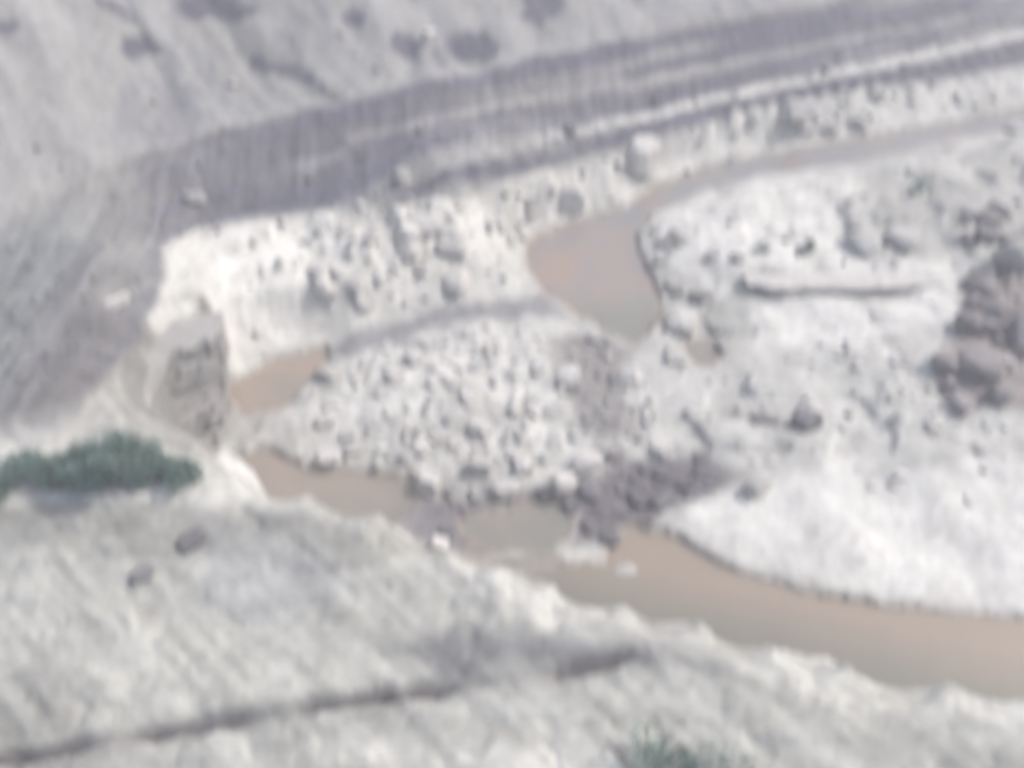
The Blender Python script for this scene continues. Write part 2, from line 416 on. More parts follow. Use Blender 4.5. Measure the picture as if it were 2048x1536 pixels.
# canyon floor and walls
lay(floor_m, PALE * 0.97)
lay(floor_m * wall, WHITE * 0.96)
lay(floor_m * zone([(1290, 430), (1420, 388), (1500, 368), (1700, 345), (1725, 500), (1900, 520), (1920, 640), (1700, 700), (1500, 690), (1500, 560), (1340, 540)], 14), WHITE)
lay(floor_m * zone([(1330, 1050), (1500, 960), (1700, 960), (2500, 830), (2500, 1290), (2048, 1240), (1700, 1200), (1450, 1130)], 20) * 0.9, WHITE * 0.98)
lay(floor_m * zone([(680, 690), (900, 640), (1100, 620), (1150, 760), (1080, 880), (800, 900), (640, 840)], 30) * (0.6 + 0.5 * med), WHITE * 0.96)
lay(floor_m * zone([(1725, 350), (2500, 270), (2500, 560), (1930, 520), (1730, 500)], 16) * 0.8, GREY * 1.1)
lay(floor_m * (1 - wall) * sstep(0.12, 0.42, fbm(nx / 1.9, ny / 1.9, 4, 141)) * (0.65 - 0.35 * sstep(900, 1050, PY) * sstep(1300, 1450, PX)), GREY * 0.95)
lay(floor_m * (1 - wall) * sstep(0.2, 0.45, fbm(nx / 1.1 + 30, ny / 0.9, 4, 147)) * 0.28 * (PY < 1000), GREY * 0.7)
lay(floor_m * (1 - wall) * sstep(0.15, 0.45, fbm(nx / 1.7 + 50, ny / 1.7, 4, 143)) * 0.5, WHITE)
lay(floor_m * wall * sstep(0.1, 0.4, fbm(nx / 1.6 + 20, ny / 1.6, 4, 145)) * 0.6 * sstep(560, 700, PX), GREY)
lay(floor_m * zone([(440, 490), (610, 470), (640, 560), (600, 680), (500, 730), (460, 740), (440, 640)], 12) * 0.9, WHITE * 1.06)
# promontory wall of thin grey beds
prom = floor_m * sstep(-5, 5, signed([(320, 650), (370, 668), (400, 588), (436, 640), (466, 780), (440, 905), (380, 930), (200, 900), (270, 760)], PX + 0.3 * warp, PY + 0.3 * warp2))
lay(floor_m * sstep(-12, 6, signed([(180, 870), (240, 740), (300, 620), (345, 590), (400, 580), (430, 640), (460, 780), (440, 910), (300, 920)], QX, QY)) * 0.8, GREY * 0.95)
lay(prom, BROWN * 1.15)
beds = fbm(Z * 1.9 + 0.05 * nx, nx * 0.1, 3, 121)
lay(prom * sstep(0.1, 0.35, beds), PALE)
lay(zone([(300, 640), (330, 600), (395, 610), (400, 640), (380, 662), (310, 665)], 8), PALE * 1.08)
lay(zone([(262, 720), (290, 685), (330, 715), (320, 735), (270, 735)], 8), PALE * 1.05)
lay(zone([(328, 490), (400, 460), (430, 520), (400, 580), (330, 600)], 10) * 0.9, PALE * 1.1)
lay(zone([(190, 850), (230, 790), (280, 800), (330, 845), (320, 870), (240, 862)], 10) * 0.5, PALE)
# wet gravel, mud and the dark riffle
lay(floor_m * zone([(640, 700), (760, 648), (950, 600), (1080, 588), (1110, 620), (900, 655), (700, 716)], 9) * 0.95, (0.20, 0.198, 0.20))
lay(floor_m * zone([(1100, 680), (1200, 670), (1290, 700), (1230, 760), (1290, 860), (1190, 880), (1130, 790)], 22) * 0.9, np.array([0.20, 0.185, 0.178]))
lay(floor_m * zone([(860, 1000), (1000, 985), (1150, 972), (1260, 925), (1400, 912), (1480, 955), (1430, 985), (1330, 1020), (1270, 1060), (1200, 1080), (1140, 1085), (1150, 1012), (1000, 1016), (880, 1040)], 20), DARK)
lay(floor_m * zone([(820, 1000), (930, 1000), (980, 1110), (880, 1100), (800, 1060)], 12) * 0.9, DARK * 1.25)
lay(floor_m * zone([(1290, 540), (1340, 520), (1350, 620), (1320, 680), (1300, 600)], 10) * 0.6, GREY)
lay(floor_m * zone([(1460, 600), (1500, 640), (1480, 740), (1600, 770), (1440, 740), (1420, 640)], 18) * 0.5, GREY)
lay(floor_m * zone([(1930, 560), (2500, 420), (2500, 800), (1900, 820), (1860, 740), (1930, 650)], 18) * 0.85, np.array([0.21, 0.18, 0.17]))
lay(floor_m * zone([(1060, 530), (1100, 512), (1280, 490), (1330, 640), (1270, 690), (1120, 610)], 14) * 0.8, MUD)
# near bluff: bedded, light and grey in turn
strata = fbm(ny * 0.55 + nx * 0.06 - 0.9 * Z, nx * 0.05, 3, 131)
lay(near_m, PALE * 0.84)
lay(near_m * sstep(-0.05, 0.25, strata) * 0.75, GREY * 0.85)
lay(near_m * sstep(0.08, 0.35, fbm(ny * 0.8 + nx * 0.12 - 1.2 * Z + 7, nx * 0.07, 3, 135)) * 0.7, WHITE * 0.88)
lay(near_m * sstep(0.15, 0.5, fbm(nx / 3.3, ny / 1.2 + nx * 0.1, 4, 133)) * 0.5, GREY * 0.9)
lay(near_m * zone([(-200, 1016), (560, 1020), (880, 1080), (700, 1130), (300, 1110), (-200, 1100)], 16) * 0.85, GREY * 0.85)
lay(near_m * zone([(-200, 975), (420, 970), (560, 1000), (200, 1012), (-200, 1010)], 8) * 0.8, WHITE * 0.9)
lay(near_m * zone([(420, 1060), (640, 1080), (700, 1180), (520, 1270), (400, 1180)], 40) * 0.5, np.array([0.29, 0.29, 0.30]))
lay(near_m * zone([(800, 1290), (950, 1260), (1300, 1290), (1460, 1350), (1250, 1330), (900, 1350)], 30) * 0.85, np.array([0.155, 0.155, 0.16]))
lay(near_m * sstep(1.1, 0.2, DN) * 0.4 * sstep(700, 1000, PX), WHITE * 0.9)
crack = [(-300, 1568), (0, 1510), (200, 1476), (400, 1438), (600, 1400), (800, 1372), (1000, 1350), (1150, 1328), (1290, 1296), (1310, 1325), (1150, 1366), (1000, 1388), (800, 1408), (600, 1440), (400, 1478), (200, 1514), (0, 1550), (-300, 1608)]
lay(near_m * zone(crack, 44) * 0.5, GREY * 0.62)  # soft grey shading painted to either side of the crack
lay(near_m * sstep(0.34, 0.06, dcr) * cvar, DARK * 0.85)  # dark soil in the crack, and painted shade of its undercut lip
lay(sstep(-14, 10, signed([(140, 862), (205, 770), (265, 690), (300, 650), (335, 700), (390, 860), (440, 890), (400, 915), (300, 880)], QX, QY)) * 0.85, GREY * (0.62 + 0.45 * sstep(-0.1, 0.35, beds))[..., None])
# wet margins of the water
lay(wet * 0.55 * floor_m, MUD * 0.85)
colour *= (1 + 0.15 * med + 0.07 * fine + 0.08 * big)[..., None]
colour *= (1 + near_m * 0.30 * rill + scree_m * 0.30 * chute + hill_m * 0.20 * hrill)[..., None]
colour *= 1 - near_m[..., None] * np.array([0.07, 0.07, 0.09]) - hill_m[..., None] * 0.07
colour = np.clip(colour, 0.03, 0.62)

# ------------------------------------------------------------------ materials


def new_mat(name):
    m = bpy.data.materials.new(name)
    m.use_nodes = True
    return m, m.node_tree.nodes, m.node_tree.links, m.node_tree.nodes['Principled BSDF']


def mix_rgb(N, L, blend, fac, a, b):
    k = N.new('ShaderNodeMix')
    k.data_type, k.blend_type = 'RGBA', blend
    for sock, v in ((k.inputs[0], fac), (k.inputs[6], a), (k.inputs[7], b)):
        if hasattr(v, 'is_linked'):
            L.new(v, sock)
        else:
            sock.default_value = v
    return k.outputs[2]


def noise_node(N, L, coord, scale, detail=5.0, rough=0.6):
    k = N.new('ShaderNodeTexNoise')
    k.inputs['Scale'].default_value = scale
    k.inputs['Detail'].default_value = detail
    k.inputs['Roughness'].default_value = rough
    L.new(coord, k.inputs['Vector'])
    return k.outputs['Fac']


def ramp(N, L, fac, stops):
    k = N.new('ShaderNodeValToRGB')
    while len(k.color_ramp.elements) < len(stops):
        k.color_ramp.elements.new(0.5)
    for e, (p, c) in zip(k.color_ramp.elements, stops):
        e.position, e.color = p, (c, c, c, 1) if not hasattr(c, '__len__') else tuple(c) + (1,)
    L.new(fac, k.inputs[0])
    return k.outputs[0]


def bump(N, L, b, h, strength, dist):
    k = N.new('ShaderNodeBump')
    k.inputs['Strength'].default_value = strength
    k.inputs['Distance'].default_value = dist
    L.new(h, k.inputs['Height'])
    L.new(k.outputs[0], b.inputs['Normal'])


def ground_material():
    m, N, L, b = new_mat('weathered_ground')
    att = N.new('ShaderNodeAttribute')
    att.attribute_name = 'ground_colour'
    tc = N.new('ShaderNodeTexCoord').outputs['Object']
    n1 = noise_node(N, L, tc, 1.9, 6, 0.65)
    n2 = noise_node(N, L, tc, 7.0, 4, 0.6)
    vo = N.new('ShaderNodeTexVoronoi')
    vo.inputs['Scale'].default_value = 3.2
    L.new(tc, vo.inputs['Vector'])
    c = mix_rgb(N, L, 'MULTIPLY', 0.75, att.outputs['Color'], ramp(N, L, n1, [(0.3, 0.74), (0.5, 1.0), (0.7, 1.17)]))
    c = mix_rgb(N, L, 'MULTIPLY', 0.25, c, ramp(N, L, n2, [(0.3, 0.7), (0.5, 1.0), (0.72, 1.2)]))
    c = mix_rgb(N, L, 'MULTIPLY', 0.2, c, ramp(N, L, vo.outputs['Color'], [(0.1, 0.7), (0.6, 1.05), (0.95, 1.2)]))
    L.new(c, b.inputs['Base Color'])
    b.inputs['Roughness'].default_value = 0.95
    b.inputs['Specular IOR Level'].default_value = 0.2
    mh = N.new('ShaderNodeMath')
    mh.operation = 'ADD'
    L.new(n1, mh.inputs[0])
    L.new(n2, mh.inputs[1])
    bump(N, L, b, mh.outputs[0], 0.45, 0.10)
    return m


def rock_material(name, base, dark, scale=2.0):
    m, N, L, b = new_mat(name)
    tc = N.new('ShaderNodeTexCoord').outputs['Object']
    oi = N.new('ShaderNodeObjectInfo').outputs['Random']
    n1 = noise_node(N, L, tc, scale, 6, 0.65)
    n2 = noise_node(N, L, tc, scale * 5, 4, 0.6)
    c = mix_rgb(N, L, 'MIX', ramp(N, L, n1, [(0.4, 0.0), (0.68, 0.8)]), tuple(base) + (1,), tuple(dark) + (1,))
    c = mix_rgb(N, L, 'MULTIPLY', 1.0, c, ramp(N, L, oi, [(0.0, 0.75), (1.0, 1.12)]))
    L.new(c, b.inputs['Base Color'])
    b.inputs['Roughness'].default_value = 0.92
    b.inputs['Specular IOR Level'].default_value = 0.2
    bump(N, L, b, n2, 0.6, 0.06)
    return m


def water_material(name, silty, clear, axis, near, far, mottle=0.7, deep=None):
    """Silty where shallow, clearer and greener along one side: axis . position runs from near (clear) to far (silty)."""
    m, N, L, b = new_mat(name)
    tc = N.new('ShaderNodeTexCoord').outputs['Object']
    dot = N.new('ShaderNodeVectorMath')
    dot.operation = 'DOT_PRODUCT'
    dot.inputs[1].default_value = axis
    L.new(tc, dot.inputs[0])
    mr = N.new('ShaderNodeMapRange')
    mr.inputs['From Min'].default_value, mr.inputs['From Max'].default_value = near, far
    L.new(dot.outputs['Value'], mr.inputs['Value'])
    n1 = noise_node(N, L, tc, 0.38, 4, 0.55)
    sub = N.new('ShaderNodeMath')
    sub.operation = 'MULTIPLY_ADD'
    L.new(n1, sub.inputs[0])
    sub.inputs[1].default_value = mottle * 2
    sub.inputs[2].default_value = -mottle
    add = N.new('ShaderNodeMath')
    add.operation = 'ADD'
    add.use_clamp = True
    L.new(mr.outputs[0], add.inputs[0])
    L.new(sub.outputs[0], add.inputs[1])
    c = mix_rgb(N, L, 'MIX', add.outputs[0], tuple(clear) + (1,), tuple(silty) + (1,))
    if deep:                             # a deeper, greener end: (colour, y where it starts, y where it is full)
        sp = N.new('ShaderNodeSeparateXYZ')
        L.new(tc, sp.inputs[0])
        dm = N.new('ShaderNodeMapRange')
        dm.inputs['From Min'].default_value, dm.inputs['From Max'].default_value = deep[1], deep[2]
        L.new(sp.outputs['Y'], dm.inputs['Value'])
        c = mix_rgb(N, L, 'MIX', dm.outputs[0], c, tuple(deep[0]) + (1,))
    L.new(c, b.inputs['Base Color'])
    b.inputs['Roughness'].default_value = 0.32
    b.inputs['Specular IOR Level'].default_value = 0.4
    mp = N.new('ShaderNodeMapping')
    mp.inputs['Scale'].default_value = (0.6, 1.6, 1)
    mp.inputs['Rotation'].default_value = (0, 0, 0.3)
    L.new(tc, mp.inputs['Vector'])
    bump(N, L, b, noise_node(N, L, mp.outputs[0], 2.2, 4, 0.6), 0.5, 0.06)
    return m


def leaf_material(name, a, b_):
    m, N, L, b = new_mat(name)
    tc = N.new('ShaderNodeTexCoord').outputs['Object']
    n1 = noise_node(N, L, tc, 2.2, 4, 0.6)
    c = mix_rgb(N, L, 'MIX', ramp(N, L, n1, [(0.35, 0.0), (0.65, 1.0)]), tuple(a) + (1,), tuple(b_) + (1,))
    L.new(c, b.inputs['Base Color'])
    b.inputs['Roughness'].default_value = 0.7
    tr = N.new('ShaderNodeBsdfTranslucent')
    L.new(c, tr.inputs['Color'])
    mx = N.new('ShaderNodeMixShader')
    mx.inputs[0].default_value = 0.45
    L.new(b.outputs[0], mx.inputs[1])
    L.new(tr.outputs[0], mx.inputs[2])
    L.new(mx.outputs[0], N['Material Output'].inputs['Surface'])
    return m


M_GROUND = ground_material()
M_WHITE = rock_material('pale_limestone', (0.52, 0.50, 0.47), (0.33, 0.32, 0.30))
M_BEDROCK = rock_material('bedded_bedrock', (0.385, 0.38, 0.36), (0.32, 0.315, 0.30))
M_BED = rock_material('brown_grey_beds', (0.29, 0.28, 0.265), (0.225, 0.215, 0.205))
M_BED_PALE = rock_material('pale_beds', (0.34, 0.33, 0.31), (0.25, 0.24, 0.23))
M_GREY = rock_material('grey_limestone', (0.34, 0.33, 0.315), (0.20, 0.19, 0.185))
M_PALE_GRAVEL = rock_material('pale_gravel', (0.47, 0.46, 0.43), (0.38, 0.37, 0.35), 3)
M_GREY_GRAVEL = rock_material('grey_gravel', (0.35, 0.345, 0.33), (0.27, 0.265, 0.255), 3)
M_SCREE = rock_material('shale_chips', (0.20, 0.195, 0.205), (0.14, 0.135, 0.145), 3)
M_DARK = rock_material('dark_shale', (0.17, 0.16, 0.165), (0.10, 0.095, 0.10))
M_RED = rock_material('reddish_sandstone', (0.255, 0.235, 0.228), (0.145, 0.134, 0.136))
M_RIVER = water_material('muddy_brown_water', (0.24, 0.197, 0.155), (0.15, 0.147, 0.12), (0.287, 0.958, 0), 23.2, 26.0, 0.25)
M_POOL = water_material('grey_brown_water', (0.275, 0.22, 0.177), (0.175, 0.172, 0.148), (-0.5, 0.7, 0), 16.0, 34.0, 0.9)
M_STREAM = water_material('shallow_grey_water', (0.27, 0.208, 0.168), (0.205, 0.205, 0.205), (-0.8, -0.5, 0), -38.0, -23.0, 1.7, ((0.19, 0.185, 0.155), 46.5, 43.5))
M_LEAF = leaf_material('sage_green_leaves', (0.16, 0.24, 0.205), (0.20, 0.275, 0.24))
M_BARK = rock_material('grey_bark', (0.14, 0.12, 0.10), (0.08, 0.07, 0.06), 6)


# ------------------------------------------------------------------ ground meshes: one sheet, cut along rims into named pieces
def link(name, mesh, kind=None):
    o = bpy.data.objects.new(name, mesh)
    COL.objects.link(o)
    if kind:
        o['kind'] = kind
    return o


idx = np.arange(NJ * NI).reshape(NJ, NI)
quads = np.stack([idx[:-1, :-1], idx[:-1, 1:], idx[1:, 1:], idx[1:, :-1]], -1).reshape(-1, 4)


def qmean(a):
    return ((a[:-1, :-1] + a[:-1, 1:] + a[1:, 1:] + a[1:, :-1]) / 4).ravel()


qn, qc, qh, qx = qmean(DN), qmean(DC), qmean(DH), qmean(GX)
region = np.where(qn > 0, 0, np.where(qh > 0, 1, np.where(qc > 0, 3, 2)))
verts = np.stack([GX, GY, Z], -1).reshape(-1, 3)
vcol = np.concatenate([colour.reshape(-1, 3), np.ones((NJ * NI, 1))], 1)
for r, name in enumerate(('near_bluff_ground', 'hillside', 'scree_slope', 'canyon_floor')):
    q = quads[region == r]
    used, inv = np.unique(q, return_inverse=True)
    inv = inv.reshape(q.shape)
    me = bpy.data.meshes.new(name)
    me.vertices.add(len(used))
    me.vertices.foreach_set('co', verts[used].astype(np.float32).ravel())
    me.loops.add(inv.size)
    me.loops.foreach_set('vertex_index', inv.astype(np.int32).ravel())
    me.polygons.add(len(inv))
    me.polygons.foreach_set('loop_start', np.arange(0, inv.size, 4, dtype=np.int32))
    me.polygons.foreach_set('loop_total', np.full(len(inv), 4, np.int32))
    me.polygons.foreach_set('use_smooth', np.ones(len(inv), bool))
    me.update()
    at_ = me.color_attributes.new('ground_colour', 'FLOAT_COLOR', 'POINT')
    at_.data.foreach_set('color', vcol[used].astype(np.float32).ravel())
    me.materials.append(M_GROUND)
    link(name, me, 'structure')

# ------------------------------------------------------------------ water surfaces
for (name, zw, pp), wp in zip(WATERS, WPOLY):
    c = wp.mean(0)
    ring = []
    for a, b in zip(wp, np.roll(wp, -1, 0)):
        e = (b - a) / (np.hypot(*(b - a)) + 1e-6)
        ring += [a, a + (b - a) / 2]
    ring = np.array(ring)
    area = np.sum(ring[:, 0] * np.roll(ring[:, 1], -1) - np.roll(ring[:, 0], -1) * ring[:, 1])
    prv, nxt = np.roll(ring, 1, 0), np.roll(ring, -1, 0)
    t = nxt - prv
    t /= np.hypot(t[:, 0], t[:, 1])[:, None]
    nrm = np.stack([t[:, 1], -t[:, 0]], 1) * (1 if area > 0 else -1)
    ring = ring + nrm * 0.7               # runs under the bank, which is higher than the water there
    if area < 0:
        ring = ring[::-1]
    me = bpy.data.meshes.new(name)
    me.from_pydata([(p[0], p[1], zw) for p in ring], [], [tuple(range(len(ring)))])
    me.materials.append({'river': M_RIVER, 'stream': M_STREAM}.get(name, M_POOL))
    link(name, me, 'structure')


# ------------------------------------------------------------------ rocks
import bmesh


def rock_mesh(name, mat, seed, sub=3, cuts=9, block=False):
    r = random.Random(seed)
    bm = bmesh.new()
    bmesh.ops.create_icosphere(bm, subdivisions=sub, radius=1.0)
    planes = []
    if block:
        for ax in ((1, 0, 0), (-1, 0, 0), (0, 1, 0), (0, -1, 0), (0, 0, 1), (0, 0, -1)):
            v = [a + r.uniform(-0.16, 0.16) for a in ax]
            l = math.sqrt(sum(a * a for a in v))
            planes.append(([a / l for a in v], r.uniform(0.50, 0.62)))
    for _ in range(cuts):
        v = [r.gauss(0, 1) for _ in range(3)]
        l = math.sqrt(sum(a * a for a in v))
        planes.append(([a / l for a in v], r.uniform(0.58, 0.84)))
    for v in bm.verts:
        for nn, d in planes:
            k = v.co.x * nn[0] + v.co.y * nn[1] + v.co.z * nn[2]
            if k > d:
                s = (k - d) * 0.97
                v.co.x -= nn[0] * s
                v.co.y -= nn[1] * s
                v.co.z -= nn[2] * s
        v.co *= 1 + 0.022 * (math.sin(v.co.x * 9 + seed) * math.cos(v.co.y * 8 - seed) + math.sin(v.co.z * 11))
    me = bpy.data.meshes.new(name)
    bm.to_mesh(me)
    bm.free()
    me.materials.append(mat)
    return me


LIB = {}
for key, mat in (('white', M_WHITE), ('grey', M_GREY), ('dark', M_DARK), ('red', M_RED), ('pale', M_BEDROCK)):
    LIB[key] = [rock_mesh(key + '_rock', mat, 10 * len(LIB) + k, 3, 8, k % 2 == 0) for k in range(6)]


def rock(px, py, w, kind, label, cat='boulder', h=0.75, d=0.9, sink=0.22, rz=None, name='boulder', variant=None, group=None, tilt=0.15):
    p, s = drop(px, py + w * h * 0.3)
    r = 0.5 * w * s / FPX / 0.78
    if variant is None:
        variant = random.randrange(6)
    o = link(name, LIB[kind][variant])
    o.scale = (r, r * d, r * h)
    o.rotation_euler = (random.uniform(-tilt, tilt), random.uniform(-tilt, tilt), random.uniform(0, 6.28) if rz is None else rz)
    o.location = (p[0], p[1], float(ground_z(p[0], p[1])) + r * h * (0.72 - 2 * sink * 0.72))
    o['label'], o['category'] = label, cat
    if group:
        o['group'] = group
    return o


ROCKS = [
    (1284, 314, 70, 'white', 'large rounded pale boulder with dark shaded flank at the head of the muddy stream', dict(h=0.95, variant=1)),
    (805, 352, 42, 'white', 'square white block lying alone on the dark scree above the white bank', dict(h=0.9, variant=0)),
    (862, 75, 40, 'white', 'small pale boulder on the grey hillside above the dark band', dict(h=0.9)),
    (236, 602, 66, 'white', 'long narrow pale slab lying tilted on the brown scree at the left', dict(h=0.35, d=0.34, rz=0.75, variant=2)),
    (390, 395, 50, 'grey', 'low pale grey rock on the dark scree near the left end of the white bank', dict(h=0.5)),
    (858, 962, 62, 'white', 'large square white block at the end of the brown pool, leftmost of the row', dict(h=0.75, variant=0)),
    (962, 925, 50, 'white', 'upright white block in the row above the grey pool, behind the others', dict(h=0.9, variant=2)),
    (1046, 928, 48, 'white', 'white block in the middle of the row edging the gravel bar', dict(h=0.9, variant=4)),
    (1012, 978, 44, 'white', 'white block low at the waterside above the grey pool', dict(h=0.7)),
    (1126, 962, 46, 'white', 'pointed white block standing out into the dark wet riffle', dict(h=0.85, variant=3)),
    (1172, 922, 56, 'white', 'broad white block at the upper edge of the dark riffle', dict(h=0.6)),
    (1234, 910, 40, 'red', 'small pinkish stone beside the broad white block on the riffle edge', dict(h=0.7)),
    (1322, 896, 52, 'white', 'white block at the right end of the row above the dark riffle', dict(h=0.7)),
    (905, 985, 36, 'grey', 'small grey stone between the white blocks by the brown pool', dict(h=0.8)),
    (950, 985, 34, 'grey', 'grey stone low in front of the white block row', dict(h=0.8)),
    (1512, 970, 48, 'white', 'bright white rock on the gravel right of the dark riffle', dict(h=0.8)),
    (1250, 1152, 54, 'pale', 'flat whitish stone lying in the brown river below the riffle', dict(h=0.5, d=0.6, rz=0.1, sink=-0.25)),
    (1362, 642, 74, 'white', 'broad pale boulder on the right shore of the upper pool', dict(h=0.75, variant=4)),
    (1400, 590, 46, 'grey', 'grey rock behind the broad pale boulder at the upper pool', dict(h=0.7)),
    (1352, 716, 52, 'white', 'flat pale rock just left of the small brown puddle', dict(h=0.4)),
    (1612, 836, 62, 'dark', 'grey squarish rock lying alone on the pale gravel right of the centre', dict(h=0.8, variant=0)),
    (1528, 838, 70, 'dark', 'low dark slab beside the grey squarish rock on the gravel', dict(h=0.25, d=0.35, rz=-0.2)),
    (1800, 474, 86, 'pale', 'big grey wedge of rock at the back of the right shelf', dict(h=0.6, variant=2)),
    (1722, 484, 60, 'pale', 'grey rock left of the big grey wedge on the shelf', dict(h=0.5)),
    (1952, 728, 72, 'red', 'large pinkish boulder in the middle of the reddish boulder heap', dict(h=0.7, variant=1)),
    (1990, 625, 70, 'red', 'big brown boulder near the top of the reddish heap at the right edge', dict(h=0.75, variant=3)),
    (1915, 805, 62, 'red', 'small reddish boulder at the lower left foot of the heap', dict(h=0.75)),
    (2000, 785, 52, 'red', 'pinkish boulder at the lowest edge of the reddish heap', dict(h=0.7)),
    (1885, 720, 52, 'red', 'pinkish grey boulder leftmost in the reddish heap', dict(h=0.8)),
    (2012, 728, 26, 'white', 'little bright white stone among the reddish boulders', dict(h=0.9)),
    (2040, 665, 60, 'dark', 'dark boulder at the right edge in the reddish heap', dict(h=0.8)),
    (1935, 640, 50, 'red', 'brown boulder at the upper left corner of the reddish heap', dict(h=0.8)),
    (2030, 510, 76, 'pale', 'large grey brown boulder at the right edge above the reddish heap', dict(h=0.8, variant=5)),
    (1965, 470, 54, 'dark', 'dark boulder beside the large grey brown one on the right', dict(h=0.7)),
    (1940, 425, 46, 'grey', 'grey boulder uppermost in the chain of rocks at the right', dict(h=0.7)),
    (2000, 420, 44, 'white', 'pale boulder near the right edge above the dark ones', dict(h=0.7)),
    (2030, 255, 50, 'white', 'pale flat rock on the stream bank at the right edge', dict(h=0.5)),
    (1262, 748, 50, 'white', 'tilted pale slab with a dark gap beneath it in the muddy hollow', dict(h=0.55, tilt=0.4)),
    (1590, 222, 84, 'grey', 'broad grey rock mass low on the far bank right of the rounded boulder', dict(h=0.4)),
    (880, 1088, 46, 'white', 'pale rock on the near bluff edge beside the dark wet rocks', dict(h=0.7)),
    (385, 1078, 60, 'dark', 'dark rounded rock on the near bluff right of the shrubs', dict(h=0.35)),
    (285, 1150, 40, 'dark', 'small dark rock lower on the near bluff under the shrub ledge', dict(h=0.5)),
]
for px, py, w, kind, label, kw in ROCKS:
    rock(px, py, w, kind, label, **kw)

# rocks in the scatter: nothing tells the members of one scatter apart
SCATTER = [
    ('white', 'rock', 'angular white rock broken out of the white far bank', 'broken rocks of the white bank', 40, [(640, 460), (700, 425), (900, 400), (1180, 330), (1200, 410), (1050, 470), (980, 570), (700, 660), (620, 600)], (16, 60), 0.75),
    ('pale', 'rock', 'grey rock lodged between the white rocks of the far bank', 'grey rocks of the white bank', 22, [(600, 430), (900, 410), (1180, 330), (1050, 470), (980, 560), (760, 640), (620, 560)], (16, 32), 0.7),
    ('white', 'rock', 'small pale rock among many on the middle gravel bar', 'pale rocks of the gravel bar', 56, [(680, 700), (1090, 630), (1180, 700), (1130, 860), (1000, 930), (660, 920), (600, 830)], (14, 52), 0.5),
    ('pale', 'rock', 'small grey rock among many on the middle gravel bar', 'grey rocks of the gravel bar', 26, [(680, 700), (1090, 630), (1300, 700), (1320, 860), (1000, 930), (660, 920), (600, 830)], (12, 44), 0.5),
    ('dark', 'rock', 'dark wet rock crowded into the riffle above the river', 'wet rocks of the riffle', 42, [(870, 1010), (1020, 990), (1160, 975), (1400, 905), (1460, 955), (1330, 1030), (1200, 1085), (1150, 1020), (1000, 1020), (890, 1060)], (18, 50), 0.4),
    ('red', 'boulder', 'reddish boulder packed into the heap at the right edge', 'boulders of the reddish heap', 40, [(1880, 800), (1930, 640), (1930, 420), (2048, 400), (2048, 800)], (18, 46), 0.75),
    ('white', 'rock', 'pale rock strewn over the gravel flat on the right', 'rocks of the right gravel flat', 36, [(1400, 740), (1850, 640), (1880, 830), (2040, 850), (2040, 1020), (1480, 960)], (14, 40), 0.4),
    ('grey', 'rock', 'dark grey rock strewn over the white shelf on the right', 'dark rocks of the right shelf', 12, [(1310, 450), (1500, 400), (1690, 380), (1900, 420), (1930, 520), (1700, 540), (1340, 560)], (14, 34), 0.7),
    ('dark', 'rock', 'dark rock fallen on the scree band', 'rocks of the scree band', 10, [(40, 700), (280, 420), (800, 230), (1500, 90), (2040, 20), (2040, 50), (1200, 250), (700, 360), (330, 480), (220, 780)], (14, 30), 0.7),
    ('white', 'rock', 'pale rock along the foot of the scree band', 'pale rocks under the scree band', 26, [(600, 425), (900, 398), (1300, 290), (1700, 195), (2040, 130), (2040, 195), (1500, 285), (1200, 340)], (14, 38), 0.7),
    ('grey', 'rock', 'grey rock crowded along the right bank of the upper pool', 'rocks on the right bank of the upper pool', 18, [(1300, 450), (1350, 450), (1400, 560), (1460, 640), (1440, 760), (1380, 670), (1335, 620)], (18, 42), 0.75),
    ('grey', 'rock', 'grey rock lying on the hillside above the scree', 'rocks of the hillside', 6, [(20, 30), (1000, 10), (900, 130), (300, 280), (20, 400)], (14, 34), 0.6),
]


def inside(poly, x, y):
    return signed(poly, np.array([x], float), np.array([y], float))[0] > 0


def rand_in(poly):
    p = np.array(poly)
    while True:
        x, y = random.uniform(p[:, 0].min(), p[:, 0].max()), random.uniform(p[:, 1].min(), p[:, 1].max())
        if inside(poly, x, y):
            return x, y


